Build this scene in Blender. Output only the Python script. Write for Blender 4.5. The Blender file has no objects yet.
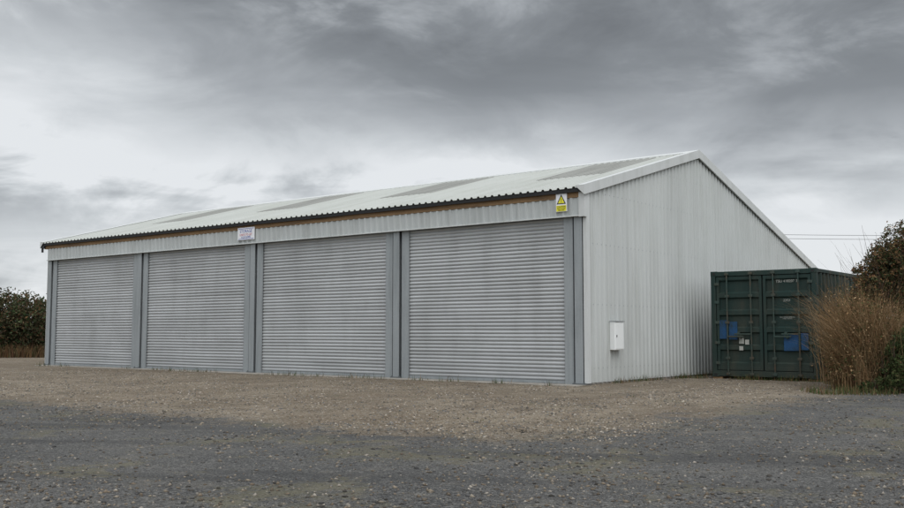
import bpy, math, random
import numpy as np
from mathutils import Vector, noise as mnoise, Matrix
random.seed(7); rng=np.random.default_rng(7)
scene=bpy.context.scene
scene.view_settings.view_transform='Standard'
scene.view_settings.look='None'
scene.view_settings.exposure=0

# ------------------------------------------------------------ helpers
def link(o,parent=None):
    scene.collection.objects.link(o)
    if parent: o.parent=parent
    return o
def empty(name,loc=(0,0,0)):
    e=bpy.data.objects.new(name,None); e.location=loc; e.empty_display_size=.3
    return link(e)
def mesh(name,verts,faces,mat=None,parent=None,smooth=False,cols=None):
    me=bpy.data.meshes.new(name)
    verts=np.asarray(verts,dtype=np.float32)
    if isinstance(faces,np.ndarray):
        n=faces.shape[1]
        me.vertices.add(len(verts)); me.vertices.foreach_set('co',verts.ravel())
        me.loops.add(faces.size); me.loops.foreach_set('vertex_index',faces.astype(np.int32).ravel())
        me.polygons.add(len(faces))
        me.polygons.foreach_set('loop_start',np.arange(0,faces.size,n,dtype=np.int32))
        me.polygons.foreach_set('loop_total',np.full(len(faces),n,dtype=np.int32))
        me.update(calc_edges=True)
    else:
        me.from_pydata([tuple(map(float,v)) for v in verts],[],faces)
    if cols is not None:
        a=me.color_attributes.new('Col','FLOAT_COLOR','POINT')
        c=np.ones((len(verts),4),dtype=np.float32); c[:,:3]=cols
        a.data.foreach_set('color',c.ravel())
    if smooth: me.polygons.foreach_set('use_smooth',[True]*len(me.polygons))
    me.validate()
    if mat: me.materials.append(mat)
    return link(bpy.data.objects.new(name,me),parent)
BF=[(0,3,2,1),(4,5,6,7),(0,1,5,4),(1,2,6,5),(2,3,7,6),(3,0,4,7)]
def boxes(name,bl,mat,parent=None,bevel=0.004):
    V=[];F=[]
    for (x0,x1,y0,y1,z0,z1) in bl:
        b=len(V)
        V+=[(x0,y0,z0),(x1,y0,z0),(x1,y1,z0),(x0,y1,z0),(x0,y0,z1),(x1,y0,z1),(x1,y1,z1),(x0,y1,z1)]
        F+=[tuple(i+b for i in f) for f in BF]
    o=mesh(name,V,F,mat,parent)
    if bevel:
        m=o.modifiers.new('bevel','BEVEL'); m.width=bevel; m.segments=2; m.limit_method='ANGLE'
    return o
def cyl(name,p0,p1,r,mat,parent=None,n=10,r2=None):
    p0=Vector(p0);p1=Vector(p1);d=(p1-p0).normalized()
    a=d.orthogonal().normalized();b=d.cross(a)
    V=[];F=[]
    for p,rr in((p0,r),(p1,r if r2 is None else r2)):
        for i in range(n):
            t=2*math.pi*i/n; V.append(p+a*rr*math.cos(t)+b*rr*math.sin(t))
    for i in range(n): F.append((i,(i+1)%n,n+(i+1)%n,n+i))
    F.append(tuple(range(n))[::-1]);F.append(tuple(range(n,2*n)))
    return mesh(name,V,F,mat,parent)

class NT:
    def __init__(s,t): s.t=t; s.n=t.nodes; s.l=t.links
    def put(s,v,sock):
        if isinstance(v,bpy.types.NodeSocket): s.l.new(v,sock)
        else: sock.default_value=v
    def m(s,op,a,b=0.0,c=None,clamp=False):
        n=s.n.new('ShaderNodeMath'); n.operation=op; n.use_clamp=clamp
        s.put(a,n.inputs[0]); s.put(b,n.inputs[1])
        if c is not None: s.put(c,n.inputs[2])
        return n.outputs[0]
    def mix(s,f,a,b,bt='MIX'):
        n=s.n.new('ShaderNodeMix'); n.data_type='RGBA'; n.blend_type=bt; n.clamp_factor=True
        s.put(f,n.inputs[0])
        for v,i in((a,6),(b,7)):
            if isinstance(v,tuple) and len(v)==3: v=v+(1,)
            s.put(v,n.inputs[i])
        return n.outputs[2]
    def noise(s,vec,scale,detail=4,rough=.55,dist=0.0):
        n=s.n.new('ShaderNodeTexNoise'); s.put(vec,n.inputs['Vector'])
        n.inputs['Scale'].default_value=scale; n.inputs['Detail'].default_value=detail
        n.inputs['Roughness'].default_value=rough; n.inputs['Distortion'].default_value=dist
        return n.outputs[0]
    def vor(s,vec,scale,feat='F1'):
        n=s.n.new('ShaderNodeTexVoronoi'); s.put(vec,n.inputs['Vector']); n.feature=feat
        n.inputs['Scale'].default_value=scale
        return n
    def ramp(s,f,a,b,lo=0.0,hi=1.0):
        n=s.n.new('ShaderNodeMapRange'); n.interpolation_type='SMOOTHSTEP'
        s.put(f,n.inputs[0]); n.inputs[1].default_value=a; n.inputs[2].default_value=b
        n.inputs[3].default_value=lo; n.inputs[4].default_value=hi
        return n.outputs[0]
    def scale(s,vec,v):
        n=s.n.new('ShaderNodeVectorMath'); n.operation='MULTIPLY'
        s.put(vec,n.inputs[0]); n.inputs[1].default_value=v
        return n.outputs[0]
    def bump(s,h,strength=.3,dist=.01):
        n=s.n.new('ShaderNodeBump'); n.inputs['Strength'].default_value=strength
        n.inputs['Distance'].default_value=dist; s.put(h,n.inputs['Height'])
        return n.outputs[0]
def mat(name,col=(.5,.5,.5),rough=.5,metal=0.0,spec=.5):
    m=bpy.data.materials.new(name); m.use_nodes=True
    nt=NT(m.node_tree); b=nt.n['Principled BSDF']
    b.inputs['Base Color'].default_value=(*col,1); b.inputs['Roughness'].default_value=rough
    b.inputs['Metallic'].default_value=metal; b.inputs['Specular IOR Level'].default_value=spec
    tc=nt.n.new('ShaderNodeTexCoord')
    return m,nt,b,tc.outputs['Object']
def sep(nt,v):
    n=nt.n.new('ShaderNodeSeparateXYZ'); nt.put(v,n.inputs[0]); return n.outputs

def weathered(name,col,dirt,rough=.45,metal=0.,streak=(6,6,.35),amount=.5,basegrime=0.0,fine=.1,sheet=None):
    m,nt,b,P=mat(name,col,rough,metal,.3)
    s1=nt.noise(nt.scale(P,streak),1.0,4,.6)
    s2=nt.noise(P,.7,3,.6)
    s3=nt.noise(P,25,2,.6)
    f=nt.m('MULTIPLY',nt.ramp(s1,.42,.75),amount)
    f=nt.m('MULTIPLY_ADD',nt.ramp(s2,.4,.7),amount*.35,f)
    if basegrime:
        z=sep(nt,P)[2]
        g=nt.m('MULTIPLY',nt.ramp(nt.m('MULTIPLY_ADD',s1,.5,z),1.0,.2),basegrime)
        f=nt.m('ADD',f,g,clamp=True)
    c=nt.mix(f,col,dirt)
    v=nt.m('MULTIPLY_ADD',nt.m('SUBTRACT',s3,.5),fine*2,1.0)
    if sheet is not None:
        k=nt.m('FLOOR',sep(nt,P)[sheet])
        wn=nt.n.new('ShaderNodeTexWhiteNoise'); wn.noise_dimensions='1D'; nt.put(k,wn.inputs['W'])
        v=nt.m('MULTIPLY',v,nt.m('MULTIPLY_ADD',wn.outputs[0],.07,.965))
    cc=nt.n.new('ShaderNodeCombineColor')
    for i in range(3): nt.put(v,cc.inputs[i])
    c=nt.mix(1.0,c,cc.outputs[0],'MULTIPLY')
    nt.put(c,b.inputs['Base Color'])
    nt.put(nt.m('MULTIPLY_ADD',s2,.25,rough-.1),b.inputs['Roughness'])
    return m

M_clad=weathered('cladding_white',(.50,.515,.505),(.37,.38,.36),.5,0,(5,5,.25),.45,.35,.03,1)
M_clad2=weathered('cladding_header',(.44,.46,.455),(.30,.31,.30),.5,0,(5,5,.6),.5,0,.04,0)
M_roof=weathered('roof_sheet',(.43,.44,.415),(.33,.34,.30),.6,0,(3,.4,.4),.5,0,.04,0)
M_trim=weathered('trim_white',(.54,.55,.545),(.38,.39,.37),.5,0,(4,4,1),.4,0,.03)
M_galv=weathered('galvanised_steel',(.29,.31,.32),(.20,.215,.22),.5,.1,(8,8,.8),.6,.25,.1)
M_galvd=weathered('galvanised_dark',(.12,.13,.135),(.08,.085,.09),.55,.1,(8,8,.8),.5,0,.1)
M_timber=weathered('timber_purlin',(.25,.155,.08),(.11,.075,.05),.8,0,(.8,10,10),.8,0,.2)
M_black,_,_,_=mat('black_filler_shade',(.012,.012,.013),.8)  # foam filler black that also paints the shadow under the roof edge
M_blackpl,_,_,_=mat('black_plastic',(.02,.02,.022),.45)
M_rlight=weathered('rooflight_grp',(.255,.255,.235),(.18,.18,.165),.5,0,(3,.5,.5),.6,0,.05)
M_conc=weathered('concrete',(.30,.28,.25),(.16,.14,.11),.9,0,(3,3,3),.9,0,.2)
M_white,_,_,_=mat('white_plastic',(.78,.79,.78),.35)

def door_mat():
    m,nt,b,P=mat('roller_door_steel',(.42,.44,.45),.42,.1,.35)
    s1=nt.noise(nt.scale(P,(.22,1,11.5)),1.0,3,.65)
    s2=nt.noise(nt.scale(P,(2.0,2.0,.4)),1.0,3,.6)
    s3=nt.noise(P,.6,3,.5)
    z=sep(nt,P)[2]
    wn=nt.n.new('ShaderNodeTexWhiteNoise'); wn.noise_dimensions='1D'
    nt.put(nt.m('FLOOR',nt.m('DIVIDE',nt.m('SUBTRACT',z,.07),.0865)),wn.inputs['W'])
    f=nt.m('MULTIPLY_ADD',nt.ramp(s1,.4,.66),.36,nt.m('MULTIPLY',nt.ramp(s2,.45,.75),.25))
    f=nt.m('MULTIPLY_ADD',nt.ramp(s3,.4,.65),.25,f)
    f=nt.m('MULTIPLY_ADD',wn.outputs[0],.30,f)
    f=nt.m('ADD',f,nt.ramp(nt.m('MULTIPLY_ADD',s2,.6,z),1.1,.2,0,.35),clamp=True)
    c=nt.mix(f,(.455,.467,.475),(.30,.307,.31))
    nt.put(c,b.inputs['Base Color'])
    nt.put(nt.m('MULTIPLY_ADD',s3,.2,.45),b.inputs['Roughness'])
    return m
M_door=door_mat()

# ------------------------------------------------------------ ground
def gh(x,y):
    r=math.hypot(x-4,y+8)
    k=max(0,1-r/60)
    return (.035*mnoise.noise((x*.28,y*.28,3.1))+.012*mnoise.noise((x*1.1,y*1.1,7)))*k-.006
def ground_mat():
    m,nt,b,P=mat('ground_gravel',(.1,.1,.1),.95,0,.15)
    X,Y,Z=sep(nt,P)
    nl=nt.noise(P,.35,4,.6); nm=nt.noise(P,1.6,5,.7); nf=nt.noise(P,14,3,.7); nff=nt.noise(P,90,2,.7)
    a=nt.m('ADD',Y,10.3); c_=nt.m('SUBTRACT',5.2,X)
    d=nt.m('SMOOTH_MIN',a,c_,2.5)
    d=nt.m('ADD',d,nt.m('MULTIPLY',nt.m('SUBTRACT',nm,.5),4.5))
    d=nt.m('ADD',d,nt.m('MULTIPLY',nt.m('SUBTRACT',nf,.5),1.8))
    apron=nt.ramp(d,-.5,.6)
    v1=nt.vor(P,52); v2=nt.vor(P,120); v3=nt.vor(P,22)
    sc=sep(nt,v1.outputs['Color'])[0]; sc2=sep(nt,v2.outputs['Color'])[1]
    sc3=sep(nt,v3.outputs['Color'])[2]
    asp=nt.mix(nt.ramp(nl,.35,.65),(.060,.059,.058),(.094,.091,.087))
    asp=nt.mix(nt.ramp(nm,.50,.70,0,.8),asp,(.155,.142,.122))
    asp=nt.mix(nt.ramp(nf,.45,.7,0,.5),asp,(.045,.044,.043))
    asp=nt.mix(nt.ramp(sc,.68,1.0,0,.55),asp,(.25,.24,.22))
    asp=nt.mix(nt.ramp(sc2,.6,1.0,0,.5),asp,(.22,.215,.205))
    asp=nt.mix(nt.ramp(sc2,.35,.0,0,.7),asp,(.024,.024,.024))
    rt=nt.n.new('ShaderNodeVectorRotate'); rt.rotation_type='Z_AXIS'; nt.put(P,rt.inputs['Vector']); rt.inputs['Angle'].default_value=-.45
    tr=nt.noise(nt.scale(rt.outputs[0],(.12,1.1,1)),1.0,3,.5)
    asp=nt.mix(nt.ramp(tr,.5,.66,0,.5),asp,(.045,.045,.045))
    mo=nt.ramp(nt.m('MULTIPLY_ADD',nf,.3,nt.noise(P,.75,4,.7,.5)),.68,.80,0,.6)
    asp=nt.mix(mo,asp,(.135,.122,.078))
    gr=nt.mix(nt.ramp(nl,.35,.65),(.155,.117,.079),(.245,.200,.147))
    gr=nt.mix(nt.ramp(nm,.42,.66,0,.85),gr,(.090,.067,.046))
    gr=nt.mix(nt.ramp(nf,.5,.75,0,.7),gr,(.34,.295,.23))
    gr=nt.mix(nt.ramp(nt.noise(P,1.1,4,.7,.4),.57,.68,0,.45),gr,(.105,.095,.052))
    gr=nt.mix(nt.ramp(sc,.6,1.0,0,.65),gr,(.38,.345,.285))
    gr=nt.mix(nt.ramp(sc3,.9,1.0,0,.35),gr,(.42,.39,.34))
    gr=nt.mix(nt.ramp(sc2,.45,0,0,.8),gr,(.050,.038,.028))
    # flattened tyre tracks leading to the doors
    dr=nt.noise(nt.scale(P,(1.4,.12,1)),1.0,2,.5)
    gr=nt.mix(nt.ramp(dr,.52,.66,0,.35),gr,(.11,.088,.066))
    near=nt.mix(apron,asp,gr)
    fy=nt.m('MAXIMUM',nt.m('SUBTRACT',nt.m('ABSOLUTE',nt.m('ADD',X,6)),34),nt.m('SUBTRACT',nt.m('ABSOLUTE',nt.m('ADD',Y,6)),27))
    fy=nt.m('ADD',fy,nt.m('MULTIPLY',nm,3))
    fld=nt.mix(nm,(.07,.085,.03),(.13,.115,.05))
    nt.put(nt.mix(nt.ramp(fy,0,2),near,fld),b.inputs['Base Color'])
    h=nt.m('ADD',nt.m('MULTIPLY',v1.outputs['Distance'],-.5),nt.m('MULTIPLY',nff,.5))
    h=nt.m('ADD',h,nt.m('MULTIPLY',nf,1.2))
    nt.put(nt.bump(h,1.0,.025),b.inputs['Normal'])
    return m
N=220
t=np.linspace(-1,1,N); g=np.sign(t)*(np.abs(t)*28+np.abs(t)**9*3500)
gv=[]
for j in range(N):
    for i in range(N):
        x=g[i]+2;y=g[j]-6
        gv.append((x,y,gh(x,y)))
ii=np.arange(N-1)
I,J=np.meshgrid(ii,ii); q=(J*N+I).ravel()
gf=np.stack([q,q+1,q+N+1,q+N],1)
ground=mesh('ground',gv,gf,ground_mat(),None,True)

def stones(name,pts,smin,smax,pal,M,power=3,tone=None):
    base=np.array([(1,0,0),(-1,0,0),(0,1,0),(0,-1,0),(0,0,1),(0,0,-1)],float)
    tri=np.array([(0,2,4),(2,1,4),(1,3,4),(3,0,4),(2,0,5),(1,2,5),(3,1,5),(0,3,5)])
    n=len(pts)
    V=np.repeat(base[None],n,0)+rng.uniform(-.35,.35,(n,6,3))
    s=smin+(smax-smin)*rng.random((n,1,1))**power
    V=V*s*np.concatenate([rng.uniform(.7,1.3,(n,1,2)),rng.uniform(.45,.8,(n,1,1))],2)
    a=rng.uniform(0,6.28,n);ca,sa=np.cos(a),np.sin(a)
    x=V[:,:,0]*ca[:,None]-V[:,:,1]*sa[:,None]; y=V[:,:,0]*sa[:,None]+V[:,:,1]*ca[:,None]
    V=np.stack([x,y,V[:,:,2]],2)
    V+=pts[:,None,:]; V[:,:,2]+=s[:,:,0]*.15
    F=(tri[None]+(np.arange(n)*6)[:,None,None]).reshape(-1,3)
    c=pal[rng.integers(0,len(pal),n)]*rng.uniform(.7,1.25,(n,1))
    if tone is not None: c=c*tone[:,None]
    return mesh(name,V.reshape(-1,3),F,M,None,False,np.repeat(c,6,0))
def colmat(name,rough=.9,trans=0.0,spec=.2):
    m,nt,b,P=mat(name,(.2,.2,.2),rough,0,spec)
    a=nt.n.new('ShaderNodeAttribute'); a.attribute_name='Col'
    nt.put(a.outputs['Color'],b.inputs['Base Color'])
    if trans:
        tb=nt.n.new('ShaderNodeBsdfTranslucent'); nt.put(a.outputs['Color'],tb.inputs[0])
        mx=nt.n.new('ShaderNodeMixShader'); mx.inputs[0].default_value=trans
        nt.l.new(b.outputs[0],mx.inputs[1]); nt.l.new(tb.outputs[0],mx.inputs[2])
        nt.l.new(mx.outputs[0],nt.n['Material Output'].inputs[0])
    return m
M_stone=colmat('stone')
CX,CY=10.71,-18.59
def c2w(xc,yc): return (CX+.7905*xc-.6123*yc, CY+.6127*xc+.7903*yc)
def in_apron(x,y):
    a=y+10.3;c=5.2-x;k=2.5
    hh=max(k-abs(a-c),0)/k
    return min(a,c)-hh**3*k/6+ 1.6*mnoise.noise((x*.8,y*.8,1))
pa=[];tn=[]
while len(pa)<70000:
    yc=5.5+26*random.random()**1.6; xc=(random.random()*2-1)*(yc*.56+.8)
    x,y=c2w(xc,yc)
    if x<.1 and y>-.35: continue
    if y>12 : continue
    d=in_apron(x,y)
    ap=d>0.2
    p=.9 if ap else (.5 if d>-1.2 else .34)
    p*=.3+1.4*max(0,mnoise.noise((x*.5,y*.5,9))+.3)
    if random.random()<p:
        pa.append((x,y,gh(x,y))); tn.append(1.0 if ap else .66)
pa=np.array(pa);tn=np.array(tn)
pal=np.array([(.28,.24,.19),(.21,.165,.12),(.15,.12,.09),(.37,.33,.28),(.17,.165,.155),(.09,.082,.072),(.29,.24,.18),(.11,.107,.105)])
stones('gravel',pa,.004,.022,pal,M_stone,3,tn)

# ------------------------------------------------------------ building
B=empty('steel_shed')
L=21.8; BAY=L/4; D=15.5; YR=5.98; TZ=.272; Z0=4.34
def rz(y):
    return Z0+TZ*y if y<=YR else Z0+TZ*YR-TZ*(y-YR)
PITCH=.2
def profile(a0,a1,dep=.032,p=PITCH):
    pts=[];n=int(round((a1-a0)/p)); p=(a1-a0)/n
    for i in range(n):
        s=a0+i*p
        pts+=[(s,0),(s+p*.55,0),(s+p*.66,dep),(s+p*.89,dep)]
    pts.append((a1,0))
    return pts
def wall_x(name,y0,y1,x,sgn,zb,ztop,M):
    pr=profile(y0,y1);V=[];F=[]
    for a,o in pr:
        V+=[(x+sgn*o,a,zb),(x+sgn*o,a,ztop(a))]
    for i in range(len(pr)-1): F.append((2*i,2*i+2,2*i+3,2*i+1))
    return mesh(name,V,F,M,B)
def wall_y(name,x0,x1,y,sgn,zb,zt,M):
    pr=profile(x0,x1);V=[];F=[]
    for a,o in pr: V+=[(a,y+sgn*o,zb),(a,y+sgn*o,zt)]
    for i in range(len(pr)-1): F.append((2*i,2*i+2,2*i+3,2*i+1))
    return mesh(name,V,F,M,B)
wall_x('gable_cladding_right',.06,D,0,1,.04,lambda y:rz(y)-.03,M_clad)
wall_x('gable_cladding_left',0,D,-L-.02,-1,.04,lambda y:rz(y)-.03,M_clad)
wall_y('rear_cladding',-L,0,D,1,.04,rz(D)-.03,M_clad)
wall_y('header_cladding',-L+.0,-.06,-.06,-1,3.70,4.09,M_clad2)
sv=[]
for zr_ in (.35,1.75,3.1,4.25,5.1):
    y=.12
    while y<D:
        if zr_<rz(y)-.3: sv.append((0.0,.005,y-.009,y+.009,zr_-.009,zr_+.009))
        y+=.2
boxes('cladding_screws',sv,M_galv,B,0)
boxes('plinth',[(-.05,-.01,.1,D-.02,-.2,.12),(-L+.02,-L+.06,.1,D-.02,-.2,.12)],M_conc,B)
def roof(name,y0,y1,M,x0,x1,lift=0,dep=.035):
    pr=profile(x0,x1,dep);V=[];F=[]
    K=6
    for a,o in pr:
        for k in range(K+1):
            y=y0+(y1-y0)*k/K
            V.append((a,y,rz(y)+o+lift))
    for i in range(len(pr)-1):
        for k in range(K):
            b=i*(K+1)+k; F.append((b,b+K+1,b+K+2,b+1))
    o=mesh(name,V,F,M,B)
    s=o.modifiers.new('s','SOLIDIFY'); s.thickness=.006; s.offset=-1
    return o
XL,XR=-L-.28,.06
nR=round((XR-XL)/PITCH)
roof('roof_front_slope',-.17,YR,M_roof,XL,XR)
roof('roof_rear_slope',YR,D+.15,M_roof,XL,XR)
P_=(XR-XL)/nR
for k,c in enumerate((-1.9,-7.4,-12.8,-18.3)):
    i0=round((c-1.0-XL)/P_); i1=i0+10
    pr=profile(XL+i0*P_,XL+i1*P_,.035)
    V=[];F=[]
    for a,o in pr:
        for y in (2.4,5.5): V.append((a,y,rz(y)+o+.008))
    for i in range(len(pr)-1): F.append((2*i,2*i+2,2*i+3,2*i+1))
    mesh('rooflight_%d'%k,V,F,M_rlight,B)
zr=rz(YR)
V=[];F=[]
for x in (XL-.02,XR+.03):
    V+=[(x,YR-.28,zr-.28*TZ+.045),(x,YR,zr+.06),(x,YR+.28,zr-.28*TZ+.045),(x,YR-.28,zr-.28*TZ+.02),(x,YR+.28,zr-.28*TZ+.02)]
F=[(0,5,6,1),(1,6,7,2),(3,8,5,0),(2,7,9,4),(3,0,1,2,4),(8,9,7,6,5)]
mesh('ridge_cap',V,F,M_trim,B)
def verge(name,xo,sg):
    V=[];F=[]
    ys=[-.19,YR,D+.17]
    prof=[(-sg*.22,.043),(-sg*.2,.058),(0,.060),(0,-.16),(-sg*.012,-.172),(-sg*.03,-.172),(-sg*.03,-.15)]
    for y in ys:
        z=rz(y)
        for dx,dz in prof: V.append((xo+dx,y,z+dz))
    n=len(prof)
    for s in range(2):
        for i in range(n-1): F.append((s*n+i,s*n+i+1,(s+1)*n+i+1,(s+1)*n+i))
    F.append((0,1,2,3)); 
    mesh(name,V,F,M_trim,B)
verge('verge_flashing_right',XR+.035,1)
verge('verge_flashing_left',XL-.03,-1)
boxes('eave_filler_shade',[(-L-.22,.0,-.10,.0,4.245,4.295)],M_black,B,0)  # black strip: sheet fillers plus painted shadow below the sheet ends
boxes('eave_filler_shade_front',[(-L-.24,.02,-.155,-.135,4.205,4.288)],M_black,B,0)  # front strip deepening the painted eave shadow over the fillers
boxes('eave_purlin',[(-L-.2,-.02,-.085,.0,4.093,4.243)],M_timber,B,.003)
boxes('header_drip_trim',[(-L,-.06,-.105,-.052,3.675,3.698)],M_trim,B,.002)
boxes('corner_flashing',[(-.055,.040,-.008,.0,.03,3.67),(.034,.040,0.002,.13,.03,4.28)],M_trim,B,.002)
boxes('corner_flashing_header',[(-.10,.041,-.104,-.094,3.66,4.24),(.035,.041,-.094,-.002,3.66,4.27)],M_trim,B,.002)
boxes('corner_flashing_left',[(-L-.055,-L-.047,-.02,.13,.03,4.25)],M_trim,B,.002)
cyl('left_outlet',(-L-.26,-.12,4.2),(-L-.26,-.12,3.98),.04,M_blackpl,B)
boxes('left_eave_end',[(-L-.30,-L-.12,-.16,.0,4.12,4.22)],M_blackpl,B,.01)
def col_boxes(cx,l=True,r=True):
    b=[];d=[]
    b+=[(cx-.10,cx+.10,-.030,-.016,-.05,3.9),(cx-.10,cx+.10,.17,.184,-.05,3.9),(cx-.006,cx+.006,-.016,.17,-.05,3.9)]
    for s,on in((-1,l),(1,r)):
        if not on: continue
        def bx(a0,a1,y0,y1,z0=-.03,z1=3.9):
            x0,x1=sorted((cx+s*a0,cx+s*a1)); return (x0,x1,y0,y1,z0,z1)
        b.append(bx(.165,.38,.010,.020))
        b.append(bx(.155,.165,.010,.12))
        b.append(bx(.13,.40,.120,.128))
        b.append(bx(.375,.385,.010,.045))
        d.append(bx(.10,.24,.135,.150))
    return b,d
for k in range(5):
    cx=-BAY*k
    if k==0: cx=-.17
    if k==4: cx=-L+.11
    b,d=col_boxes(cx,l=(k<4),r=(k>0))
    boxes('column_%d'%k,b,M_galv,B,.002)
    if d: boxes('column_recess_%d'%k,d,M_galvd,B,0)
    bp=[(cx-.16,cx+.16,-.06,.2,-.02,.035)]
    for sx in(-.12,.12): bp.append((cx+sx-.015,cx+sx+.015,-.05,-.02,.035,.06))
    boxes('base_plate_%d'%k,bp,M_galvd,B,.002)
def roller(k,x0,x1):
    pit=.0865; z=.07; prof=[]
    while z<3.95:
        for tt in (0,.12,.3,.5,.7,.86):
            zz=z+pit*tt
            prof.append((.078-.021*math.sin(math.pi*min(1,tt/.86)) ,zz))
        prof.append((.094,z+pit*.93))
        z+=pit
    V=[];F=[]
    nx=14
    for (y,zz) in prof:
        for i in range(nx):
            x=x0+(x1-x0)*i/(nx-1)
            V.append((x,y+.012*mnoise.noise((x*.7,zz*.35,k*3.)),zz+.006*mnoise.noise((x*.5,zz*.4,k*5.+2))))
    for i in range(len(prof)-1):
        for j in range(nx-1): F.append((nx*i+j,nx*i+j+1,nx*(i+1)+j+1,nx*(i+1)+j))
    mesh('roller_door_%d'%k,V,F,M_door,B,True)
    boxes('roller_door_bottom_bar_%d'%k,[(x0,x1,.045,.095,.008,.068)],M_galv,B,.004)
for k in range(4):
    xr=-BAY*k-.36 if k else -.17-.37
    xl=-BAY*(k+1)+.36 if k<3 else -L+.11+.37
    roller(k,xl,xr)
boxes('threshold_slab',[(-L+.0,-.0,-.42,.2,-.15,.006)],M_conc,B,.01)

mb=empty('electric_meter_box',(0,0,0)); mb.parent=B
boxes('box',[(.034,.17,.98,1.40,.74,1.38)],M_white,mb,.012)
boxes('door_panel',[(.17,.178,1.005,1.375,.765,1.355)],M_white,mb,.003)
boxes('latch',[(.178,.186,1.03,1.06,1.03,1.08)],M_blackpl,mb,.002)
boxes('hood',[(.034,.195,.965,1.415,1.38,1.392)],M_galv,mb,.002)

def text(name,s,size,loc,rot,M,parent,ext=.001):
    c=bpy.data.curves.new(name,'FONT'); c.body=s; c.size=size; c.align_x='CENTER'; c.align_y='CENTER'; c.extrude=ext
    c.materials.append(M)
    o=bpy.data.objects.new(name,c); o.location=loc; o.rotation_euler=rot
    return link(o,parent)
M_red,_,_,_=mat('sign_red',(.45,.06,.10),.4)
M_blue,_,_,_=mat('sign_blue',(.06,.09,.35),.4)
M_yel,_,_,_=mat('sign_yellow',(.72,.66,.03),.4)
M_sw,_,_,_=mat('sign_white',(.72,.72,.74),.4)
R90=(math.pi/2,0,0)
S1=empty('company_sign',(-11.1,-.1,3.97))
boxes('panel',[(-.36,.36,-.02,.0,-.18,.18)],M_sw,S1,.003)
boxes('rules',[(-.33,.33,-.024,-.0205,.142,.155),(-.33,.33,-.024,-.0205,-.155,-.142)],M_blue,S1,0)
text('lettering_1','STORAGE',.12,(0,-.0225,.07),R90,M_blue,S1)
text('lettering_2','UNITS TO LET',.085,(0,-.0225,-.03),R90,M_red,S1)
text('lettering_3','01234 567890',.07,(0,-.0225,-.10),R90,M_blue,S1)
S2=empty('warning_sign',(-.53,-.1,4.0))
boxes('panel',[(-.14,.14,-.02,.0,-.2,.2)],M_sw,S2,.003)
boxes('yellow_panel',[(-.128,.128,-.0235,-.0205,-.19,-.06),],M_yel,S2,0)
mesh('triangle',[(-.12,-.0225,-.03),(.12,-.0225,-.03),(0,-.0225,.185)],[(0,1,2)],M_blackpl,S2)
mesh('triangle_inner',[(-.082,-.024,-.01),(.082,-.024,-.01),(0,-.024,.142)],[(0,1,2)],M_yel,S2)
text('bolt','!',.13,(0,-.0265,.045),R90,M_blackpl,S2)
text('lettering_1','CAUTION',.05,(0,-.0255,-.09),R90,M_blackpl,S2)
text('lettering_2','HIGH VOLTAGE',.03,(0,-.0255,-.13),R90,M_blackpl,S2)
text('lettering_3','KEEP CLEAR',.03,(0,-.0255,-.165),R90,M_blackpl,S2)

# ------------------------------------------------------------ shipping container
C=empty('shipping_container',(.85,4.75,0))
W,LL,HH=2.6,6.06,2.65
M_cg=weathered('container_green',(.012,.031,.027),(.036,.042,.032),.6,0,(3,3,.6),.9,.5,.25)
M_cgd=weathered('container_green_side',(.013,.029,.025),(.04,.040,.028),.6,0,(4,4,.5),.8,.4,.2)
M_rod=weathered('container_rod',(.036,.062,.054),(.085,.055,.035),.5,.1,(4,4,4),.9,0,.25)
M_cb=weathered('blue_patch',(.012,.062,.16),(.015,.035,.05),.6,0,(5,5,4),1.1,0,.3)
M_gask,_,_,_=mat('gasket',(.008,.008,.008),.7)
z0=.06
boxes('frame',[(0,.12,0,.12,z0,HH),(W-.12,W,0,.12,z0,HH),(0,.12,LL-.12,LL,z0,HH),(W-.12,W,LL-.12,LL,z0,HH),
  (.12,W-.12,.0,.1,HH-.12,HH-.005),(.12,W-.12,.0,.1,z0,z0+.14),(.12,W-.12,LL-.1,LL,HH-.12,HH-.005),(.12,W-.12,LL-.1,LL,z0,z0+.14),
  (0,.06,.12,LL-.12,HH-.09,HH-.005),(W-.06,W,.12,LL-.12,HH-.09,HH-.005),(0,.06,.12,LL-.12,z0,z0+.15),(W-.06,W,.12,LL-.12,z0,z0+.15)],M_cg,C,.006)
cs=[]
for x in(-.006,W-.172):
    for y in(-.006,LL-.172):
        for z in(z0-.02,HH-.115): cs.append((x,x+.178,y,y+.178,z,z+.12))
boxes('corner_castings',cs,M_cg,C,.012)
hl=[]
for x in(.05,W-.12): 
    for z in (z0+.01,HH-.085): hl.append((x,x+.075,-.009,-.004,z,z+.055))
boxes('casting_holes',hl,M_gask,C,.0)
def corr_side(name,x,sg):
    V=[];F=[];y=.12;p=.278
    pts=[]
    while y<LL-.12:
        for t_,o in((0,0),(.26,0),(.5,-.036),(.76,-.036)):
            yy=y+p*t_
            if yy<LL-.12: pts.append((yy,o))
        y+=p
    pts.append((LL-.12,0))
    for a,o in pts: V+=[(x+sg*o,a,z0+.15),(x+sg*o,a,HH-.09)]
    for i in range(len(pts)-1): F.append((2*i,2*i+2,2*i+3,2*i+1))
    mesh(name,V,F,M_cgd,C)
corr_side('side_right',W-.012,1); corr_side('side_left',.012,-1)
boxes('roof_panel',[(.06,W-.06,.1,LL-.1,HH-.04,HH-.02)],M_cgd,C,0)
boxes('floor',[(.06,W-.06,.1,LL-.1,z0+.05,z0+.14)],M_cgd,C,0)
boxes('end_wall',[(.12,W-.12,LL-.08,LL-.04,z0+.14,HH-.12)],M_cgd,C,0)
dz0,dz1=z0+.155,HH-.135
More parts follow.
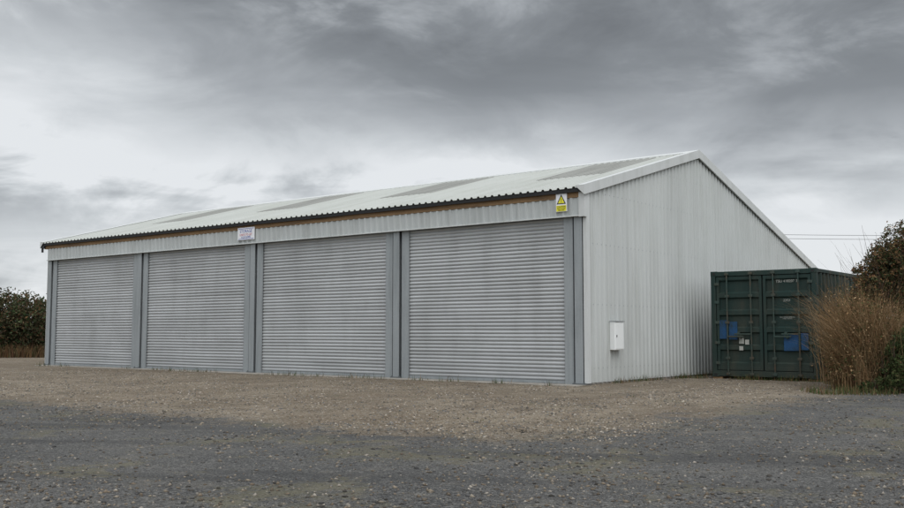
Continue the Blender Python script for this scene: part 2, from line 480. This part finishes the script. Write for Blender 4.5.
for k,(a,b_) in enumerate(((.135,W/2-.016),(W/2+.016,W-.135))):
    pts=[];z=dz0+.08; 
    nP=5; hP=(dz1-dz0-.16)/nP
    for i in range(nP):
        zz=z+i*hP
        pts+=[(zz,.0),(zz+hP*.22,.0),(zz+hP*.30,.05),(zz+hP*.90,.05),(zz+hP*.98,.0)]
    pts.append((dz1-.08,0))
    V=[];F=[]
    for zz,o in pts: V+=[(a+.07,.02+o,zz),(b_-.07,.02+o,zz)]
    for i in range(len(pts)-1): F.append((2*i,2*i+1,2*i+3,2*i+2))
    mesh('door_panel_%d'%k,V,F,M_cg,C)
    boxes('door_frame_%d'%k,[(a,a+.07,.015,.074,dz0,dz1),(b_-.07,b_,.015,.074,dz0,dz1),(a+.07,b_-.07,.015,.074,dz0,dz0+.08),(a+.07,b_-.07,.015,.074,dz1-.08,dz1)],M_cg,C,.004)
boxes('gasket',[(.12,W-.12,.076,.082,dz0-.015,dz1+.015)],M_gask,C,0)
rods=[.42,1.02,W-1.02,W-.42]
for k,x in enumerate(rods):
    cyl('lock_rod_%d'%k,(x,-.022,z0+.03),(x,-.022,HH-.03),.019,M_rod,C)
    bk=[]
    for z in (z0+.035,z0+.42,1.35,2.0,HH-.1):
        bk.append((x-.05,x+.05,-.046,.012 if z not in(z0+.035,HH-.1) else -.002,z,z+.06))
    boxes('rod_brackets_%d'%k,bk,M_rod,C,.005)
    s=1 if k%2==0 else -1
    xe=x+s*.42
    boxes('lock_handle_%d'%k,[(min(x,xe),max(x,xe),-.06,-.045,1.02+.06*(k%2),1.055+.06*(k%2)),(xe-s*.1-.03,xe-s*.1+.03,-.045,.012,.99+.06*(k%2),1.09+.06*(k%2))],M_rod,C,.004)
hg=[]
for z in (.35,.85,1.35,1.85,2.3):
    hg.append((.09,.21,-.012,.012,z,z+.07)); hg.append((W-.21,W-.09,-.012,.012,z,z+.07))
boxes('hinges',hg,M_rod,C,.004)
def patch(x0,x1,za,zb,i):
    boxes('blue_patch_%d'%i,[(x0,x1,.003,.009,za,zb)],M_cb,C,0)
patch(.21,.392,.98,1.44,1); patch(.448,.66,.96,1.40,2)
patch(W-.80,W-.45,.70,1.08,3); patch(W-.392,W-.22,.72,1.12,4)
M_mark=weathered('container_marking',(.40,.40,.37),(.10,.12,.10),.6,0,(9,9,9),.8,0,.1)
text('code_1','TSU 418207 3',.09,(W-.70,.002,2.36),R90,M_mark,C)
text('code_2','22G1',.08,(W-.70,.002,1.90),R90,M_mark,C)
text('code_3','MAX GROSS 30480 KG\nTARE 2230 KG',.036,(W-.7,.002,1.48),R90,M_mark,C)
boxes('data_plate',[(.70,.82,.001,.008,.86,1.0),(.85,.95,.001,.008,.84,.96),(.70,.80,.001,.008,.70,.80)],M_mark,C,0)
boxes('bearers',[(.0,.25,.02,LL,-.1,.045),(W-.25,W,.02,LL,-.1,.045)],M_timber,C,.01)

# ------------------------------------------------------------ vegetation
M_leaf=colmat('foliage',.8,.2,.15)
M_straw=colmat('dry_grass_blades',.85,.15,.1)
def leaves(name,pts,size,pal,parent=None,M=None,shade=None):
    n=len(pts); pts=np.asarray(pts)
    u=rng.normal(size=(n,3)); u/=np.linalg.norm(u,axis=1)[:,None]
    w=rng.normal(size=(n,3)); v=np.cross(u,w); v/=np.linalg.norm(v,axis=1)[:,None]
    s=(size*rng.uniform(.5,1.3,n))[:,None]
    V=np.stack([pts-u*s,pts+v*s*.45-u*s*.1,pts+u*s,pts-v*s*.45+u*s*.1],1).reshape(-1,3)
    F=np.arange(4*n).reshape(-1,4)
    c=pal[rng.integers(0,len(pal),n)]*rng.uniform(.65,1.3,(n,1))
    if shade is not None: c=c*shade[:,None]
    return mesh(name,V,F,M or M_leaf,parent,False,np.repeat(c,4,0))
def blades(name,base,h,lean,wid,pal,parent=None,seg=4,bend=.5):
    n=len(base); base=np.asarray(base)
    a=rng.uniform(0,6.28,n); dx=np.stack([np.cos(a),np.sin(a),np.zeros(n)],1)*rng.uniform(.05,bend,(n,1))+np.array(lean)[None]
    b=rng.uniform(0,6.28,n); side=np.stack([np.cos(b),np.sin(b),np.zeros(n)],1)
    rows=[]
    for k in range(seg+1):
        t_=k/seg
        c=base+np.stack([dx[:,0]*h*t_**2,dx[:,1]*h*t_**2,h*(t_-.28*t_**3*np.linalg.norm(dx,axis=1)*1.5)],1)
        ww=wid*(1-.85*t_)
        rows+= [c-side*ww,c+side*ww]
    V=np.stack(rows,1).reshape(-1,3); m_=2*(seg+1)
    f=np.array([(2*k,2*k+1,2*k+3,2*k+2) for k in range(seg)])
    F=(f[None]+(np.arange(n)*m_)[:,None,None]).reshape(-1,4)
    c=pal[rng.integers(0,len(pal),n)]*rng.uniform(.6,1.3,(n,1))
    return mesh(name,V,F,M_straw,parent,False,np.repeat(c,m_,0))
P_green=np.array([(.05,.075,.025),(.035,.06,.02),(.065,.08,.03),(.08,.08,.035),(.04,.05,.02)])
P_brown=np.array([(.13,.075,.035),(.10,.05,.03),(.17,.10,.045),(.08,.06,.03),(.06,.07,.025)])
P_dark=np.array([(.045,.05,.022),(.035,.045,.02),(.06,.045,.025),(.075,.05,.028),(.05,.055,.03)])
P_straw=np.array([(.32,.215,.115),(.38,.27,.155),(.26,.165,.085),(.18,.11,.06),(.29,.18,.09),(.12,.09,.045)])

def bush(name,blobs,nleaf,size,pal,stems=60,per=30,cl=.6,stemtop=1.12):
    root=empty(name,(0,0,0))
    pts=[];sh=[]
    vol=[b[3]*b[4]*b[5] for b in blobs]; tot=sum(vol)
    for b,v in zip(blobs,vol):
        n=int(nleaf*v/tot/per)
        for _ in range(n):
            d=Vector((random.gauss(0,1),random.gauss(0,1),random.gauss(0,1))).normalized()
            r=random.uniform(.2,1.0)**.5
            r*=1+.45*mnoise.noise((d.x*2+b[0],d.y*2+b[1],d.z*2))
            c=Vector((b[0]+d.x*b[3]*r,b[1]+d.y*b[4]*r,b[2]+d.z*b[5]*r))
            cr=random.uniform(.06,.22)*max(b[3:])*cl
            tone=random.uniform(.5,1.35)
            for _ in range(per):
                p=(c.x+random.gauss(0,cr),c.y+random.gauss(0,cr),max(.02,c.z+random.gauss(0,cr*.8)))
                pts.append(p);sh.append(tone)
    leaves('leaves',np.array(pts),size,pal,root,None,np.array(sh))
    V=[];F=[]
    for _ in range(stems):
        b=random.choice(blobs)
        x=b[0]+random.uniform(-.5,.5)*b[3]; y=b[1]+random.uniform(-.5,.5)*b[4]; z=0
        p=Vector((x,y,z)); d=Vector((random.uniform(-.3,.3),random.uniform(-.3,.3),1)).normalized()
        H=(b[2]+b[5])*random.uniform(.75,stemtop); r=.011*random.uniform(.6,1.5)*max(1,size*12)
        K=6; base=len(V)
        for k in range(K+1):
            rr=r*(1-.85*k/K)
            for q in range(3):
                an=q*2.094; V.append((p.x+rr*math.cos(an),p.y+rr*math.sin(an),p.z))
            if k<K:
                i0=base+3*k
                for q in range(3): F.append((i0+q,i0+(q+1)%3,i0+3+(q+1)%3,i0+3+q))
            d=(d+Vector((random.uniform(-.25,.25),random.uniform(-.25,.25),0))).normalized()
            p=p+d*H/K
    m_,_,_,_=mat(name+'_twig',(.06,.04,.028),.9)
    mesh('stems',V,F,m_,root)
    return root

def bank():
    V=[];F=[];n=40
    for j in range(n):
        for i in range(n):
            xc=7.2+13*i/(n-1); yc=18.4+13*j/(n-1)
            x,y=c2w(xc,yc)
            e=min((xc-8.1)/1.4,(yc-19.2)/1.4,(31-yc)/3)
            x0=x-3.75
            e=min(e,x0/1.0 if y>4 else 9)
            e=max(0,min(1,e)); e=e*e*(3-2*e)
            z=e*(1.15+.25*mnoise.noise((x*.6,y*.6,0)))-.05
            V.append((x,y,z))
    for j in range(n-1):
        for i in range(n-1):
            b=j*n+i;F.append((b,b+1,b+n+1,b+n))
    m,nt,b,P=mat('bank_soil',(.1,.08,.05),.95,0,.1)
    f=nt.noise(P,4,4,.7)
    nt.put(nt.mix(nt.ramp(f,.35,.65),(.05,.038,.022),(.10,.08,.04)),b.inputs['Base Color'])
    nt.put(nt.bump(f,.8,.1),b.inputs['Normal'])
    return mesh('earth_bank',V,F,m,None,True)
bank()
def W3(xc,yc,z,rx,ry,rz_): 
    x,y=c2w(xc,yc); return (x,y,z,rx,ry,rz_)
bush('bramble_bush',[W3(8.55,20.2,1.65,.35,.4,.60),W3(8.8,20.4,2.05,.42,.45,.62),W3(9.15,20.5,2.4,.45,.45,.66),W3(9.55,20.7,2.7,.5,.5,.72),W3(8.5,20.3,.9,.3,.4,.6),W3(10.1,21.0,2.8,.6,.6,.75),W3(10.8,21.2,2.8,.7,.7,.8),W3(11.6,21.5,2.7,.9,.8,.8),W3(10.3,22.4,2.3,.9,.9,.9),W3(12.6,22,2.5,1.1,1,.8),W3(9.4,20.2,1.6,.6,.4,.8)],110000,.033,np.concatenate([P_brown*1.1,P_dark,P_green[:3],P_brown[:3]*1.25]),300,20,.5,1.08)
bush('green_shrub',[W3(8.35,18.55,.30,.28,.3,.36),W3(8.55,18.7,.60,.32,.35,.50),W3(8.95,18.9,.75,.45,.5,.60),W3(9.9,19.0,.8,.6,.5,.7),W3(8.05,18.7,.10,.3,.25,.18)],40000,.026,np.concatenate([P_green*1.1,P_green*1.25,P_brown[3:]]),60,20,.5)
def clump(cx,cy,sx,sy,n,zf=0,hlo=.5,hhi=1.5):
    out=[]
    for _ in range(n):
        xc=random.gauss(cx,sx);yc=random.gauss(cy,sy); x,y=c2w(xc,yc); out.append((x,y,zf,random.uniform(hlo,hhi)))
    return out
bs=clump(8.05,19.6,.14,.28,1700,0,.4,1.6)+clump(8.3,19.5,.18,.28,2800,.0,.5,2.2)+clump(8.7,19.6,.24,.28,2400,.1,.5,1.9)+clump(9.3,19.8,.35,.3,1800,.2,.5,1.4)+clump(8.35,20.4,.18,.4,1900,.1,.9,2.4)+clump(10.0,20.0,.4,.3,1200,.5,.5,1.3)
bs=np.array(bs)
blades('dry_grass',bs[:,:3],bs[:,3],(-.09,-.07,0),.006,P_straw,None,5,.62)
sp=[];stn=[]
for b_ in bs[::2]:
    for _ in range(6):
        f=random.uniform(.3,1.0)
        sp.append((b_[0]+random.gauss(-.06,.13),b_[1]+random.gauss(-.06,.13),b_[2]+b_[3]*f*.9)); stn.append(random.uniform(.5,1.3))
leaves('dry_seed_heads',np.array(sp),.025,np.concatenate([P_straw[:5],P_brown[:3],P_green[:3]]),None,M_straw,np.array(stn))
wb=[]
for _ in range(5600):
    r_=random.random()
    if r_<.35:
        xc=random.uniform(6.8,9.6); yc=18.5-.15*(xc-8)+random.gauss(0,.35); x,y=c2w(xc,yc)
    elif r_<.5: x=random.uniform(.05,3.9); y=4.6+random.gauss(0,.12)
    elif r_<.6: x=.12+abs(random.gauss(0,.07)); y=random.uniform(.8,9)
    elif r_<.75: x=random.uniform(-21.5,0); y=-.47+random.gauss(0,.05)
    else:
        x=random.uniform(-16,4.8); y=random.uniform(-9.5,-.6)
        if mnoise.noise((x*.8,y*.8,15))<.18: continue
    if mnoise.noise((x*1.3,y*1.3,5))<.0: continue
    wb.append((x,y,gh(x,y),random.uniform(.03,.20) if r_<.75 else random.uniform(.015,.06)))
wb=np.array(wb)
blades('weeds',wb[:,:3],wb[:,3],(0,0,0),.006,np.concatenate([P_green*1.2,P_straw[2:4]*.8]),None,3,.8)

hb=[]
xc=-40
while xc<-13.5:
    for dy in(0,1.0):
        x,y=c2w(xc+random.uniform(-.2,.2),47+dy+random.uniform(-.3,.3))
        r=random.uniform(1.0,1.3); hb.append((x,y,1.45+random.uniform(-.12,.15),r,r,1.55+random.uniform(-.15,.2)))
    xc+=.95
bush('hedge',hb,130000,.085,np.concatenate([P_dark*1.35,P_dark*1.35,P_brown[:2],P_green[:2]]),320,14,.7,1.02)
tb=[]
for _ in range(7000):
    xc=random.uniform(-38,-14); yc=45.6+random.gauss(0,.4); x,y=c2w(xc,yc); tb.append((x,y,0))
tb=np.array(tb); blades('hedge_bottom_grass',tb,rng.uniform(.2,.75,len(tb)),(0,0,0),.02,np.concatenate([P_brown,P_straw*.38]),None,3,.5)

# ------------------------------------------------------------ overhead line
PL=empty('overhead_power_line')
M_pole=weathered('pole_timber',(.14,.10,.07),(.08,.06,.05),.9,0,(9,9,1),.6,0,.15)
ps=[c2w(14,60),c2w(52,57)]
for i,(x,y) in enumerate(ps):
    cyl('pole_%d'%i,(x,y,-.2),(x,y,7.6),.14,M_pole,PL,12,.1)
    boxes('insulator_%d'%i,[(x-.06,x+.06,y-.22,y+.22,7.25,7.33),(x-.04,x+.04,y-.04,y+.04,7.0,7.25)],M_galvd,PL,.01)
for w_,zz in enumerate((7.3,7.06)):
    a=Vector((*ps[0],zz));b=Vector((*ps[1],zz)); K=24
    c=bpy.data.curves.new('wire','CURVE'); c.dimensions='3D'; c.bevel_depth=.011
    sp_=c.splines.new('POLY'); sp_.points.add(K)
    for k in range(K+1):
        t_=k/K; p=a.lerp(b,t_); sp_.points[k].co=(p.x,p.y,p.z-.9*4*t_*(1-t_)*(.35),1)
    c.materials.append(M_blackpl)
    link(bpy.data.objects.new('wire_%d'%w_,c),PL)

# ------------------------------------------------------------ sky / light
w=bpy.data.worlds.new('World'); scene.world=w; w.use_nodes=True
try:
    w.cycles.sampling_method='MANUAL'; w.cycles.sample_map_resolution=256
except Exception: pass
nt=NT(w.node_tree)
SUN_AZ=math.radians(125)
SUN_EL=math.radians(50)
tc=nt.n.new('ShaderNodeTexCoord')
mp=nt.n.new('ShaderNodeVectorRotate'); mp.rotation_type='Z_AXIS'
nt.put(tc.outputs['Generated'],mp.inputs['Vector']); mp.inputs['Angle'].default_value=-math.radians(37.76)
Dv=mp.outputs[0]
X,Y,Z=sep(nt,Dv)
zz=nt.m('ADD',nt.m('MAXIMUM',Z,0),.14)
cv=nt.n.new('ShaderNodeCombineXYZ')
nt.put(nt.m('DIVIDE',X,zz),cv.inputs[0]); nt.put(nt.m('DIVIDE',Y,zz),cv.inputs[1]); cv.inputs[2].default_value=3.3
n1=nt.noise(cv.outputs[0],1.5,5,.55,.5)
n2=nt.noise(nt.scale(Dv,(1,1,2.0)),6.5,6,.6,.5)
n3=nt.noise(nt.scale(Dv,(1,1,1.8)),2.3,3,.5,.2)
az=nt.m('ARCTAN2',X,Y)
az=nt.m('ADD',az,nt.m('MULTIPLY',nt.m('SUBTRACT',n3,.5),.6))
el=nt.m('ADD',Z,nt.m('MULTIPLY',nt.m('SUBTRACT',n2,.5),.18))
el=nt.m('ADD',el,nt.m('MULTIPLY',nt.m('SUBTRACT',n1,.5),.08))
def blob(a0,e0,sa,se,wt):
    p=nt.m('POWER',nt.m('ABSOLUTE',nt.m('DIVIDE',nt.m('SUBTRACT',az,a0),sa)),2)
    q=nt.m('POWER',nt.m('ABSOLUTE',nt.m('DIVIDE',nt.m('SUBTRACT',el,e0),se)),2)
    return nt.m('MULTIPLY',nt.m('EXPONENT',nt.m('MULTIPLY',nt.m('ADD',p,q),-1)),wt)
acc=nt.m('MULTIPLY_ADD',nt.m('SUBTRACT',n1,.5),.95,.80)
acc=nt.m('ADD',acc,nt.m('MULTIPLY',nt.m('SUBTRACT',n2,.5),1.05))
for bb in [(.02,.27,.27,.065,-.55),(.42,.24,.22,.06,-.42),(.25,.34,.5,.06,-.35),(-.47,.11,.10,.025,-.30),(-.35,.31,.14,.03,-.15),(-.08,.155,.32,.032,.28),(-.42,.20,.14,.04,.22),(.42,.08,.22,.05,.22),(.0,.04,.7,.05,.16),(.38,.15,.16,.03,-.15)]:
    acc=nt.m('ADD',acc,blob(*bb))
cr=nt.n.new('ShaderNodeValToRGB'); nt.put(acc,cr.inputs[0])
e=cr.color_ramp.elements
e[0].position=0.0; e[0].color=(.175,.187,.20,1)
e[1].position=1.0; e[1].color=(.80,.825,.85,1)
for pos,c in((.3,(.25,.267,.285)),(.55,(.395,.418,.442)),(.78,(.60,.63,.655))):
    q=e.new(pos); q.color=(*c,1)
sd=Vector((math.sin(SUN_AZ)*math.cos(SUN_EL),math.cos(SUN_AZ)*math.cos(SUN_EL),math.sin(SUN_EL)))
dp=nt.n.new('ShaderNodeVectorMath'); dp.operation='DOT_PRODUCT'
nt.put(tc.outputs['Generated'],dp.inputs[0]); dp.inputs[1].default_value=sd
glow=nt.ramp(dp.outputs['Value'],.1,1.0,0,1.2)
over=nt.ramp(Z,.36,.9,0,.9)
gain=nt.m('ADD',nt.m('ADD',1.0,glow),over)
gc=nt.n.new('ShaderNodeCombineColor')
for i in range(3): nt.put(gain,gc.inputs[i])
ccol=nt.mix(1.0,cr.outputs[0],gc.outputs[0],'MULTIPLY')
sky=nt.n.new('ShaderNodeTexSky'); sky.sky_type='NISHITA'; sky.sun_disc=False
sky.sun_elevation=SUN_EL; sky.sun_rotation=SUN_AZ
bg=nt.n['Background']; nt.put(sky.outputs[0],bg.inputs[0]); bg.inputs[1].default_value=.08
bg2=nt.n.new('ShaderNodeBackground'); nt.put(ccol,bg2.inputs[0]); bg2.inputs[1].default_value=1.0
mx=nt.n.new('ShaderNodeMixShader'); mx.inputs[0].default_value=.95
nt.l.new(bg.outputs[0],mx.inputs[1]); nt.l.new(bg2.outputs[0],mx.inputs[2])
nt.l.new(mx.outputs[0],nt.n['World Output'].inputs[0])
sl=bpy.data.lights.new('sun','SUN'); sl.energy=.75; sl.angle=math.radians(30); sl.color=(1,.97,.93)
so=link(bpy.data.objects.new('sun',sl)); so.rotation_euler=sd.to_track_quat('Z','Y').to_euler(); so.location=(20,-20,30)

# ------------------------------------------------------------ camera
cd=bpy.data.cameras.new('camera'); cd.sensor_width=36; cd.lens=36*976/904; cd.clip_end=9000; cd.clip_start=.1
co=link(bpy.data.objects.new('camera',cd)); co.location=(CX,CY,1.12)
co.rotation_euler=(math.radians(90+4.63),0,math.radians(37.76))
scene.camera=co
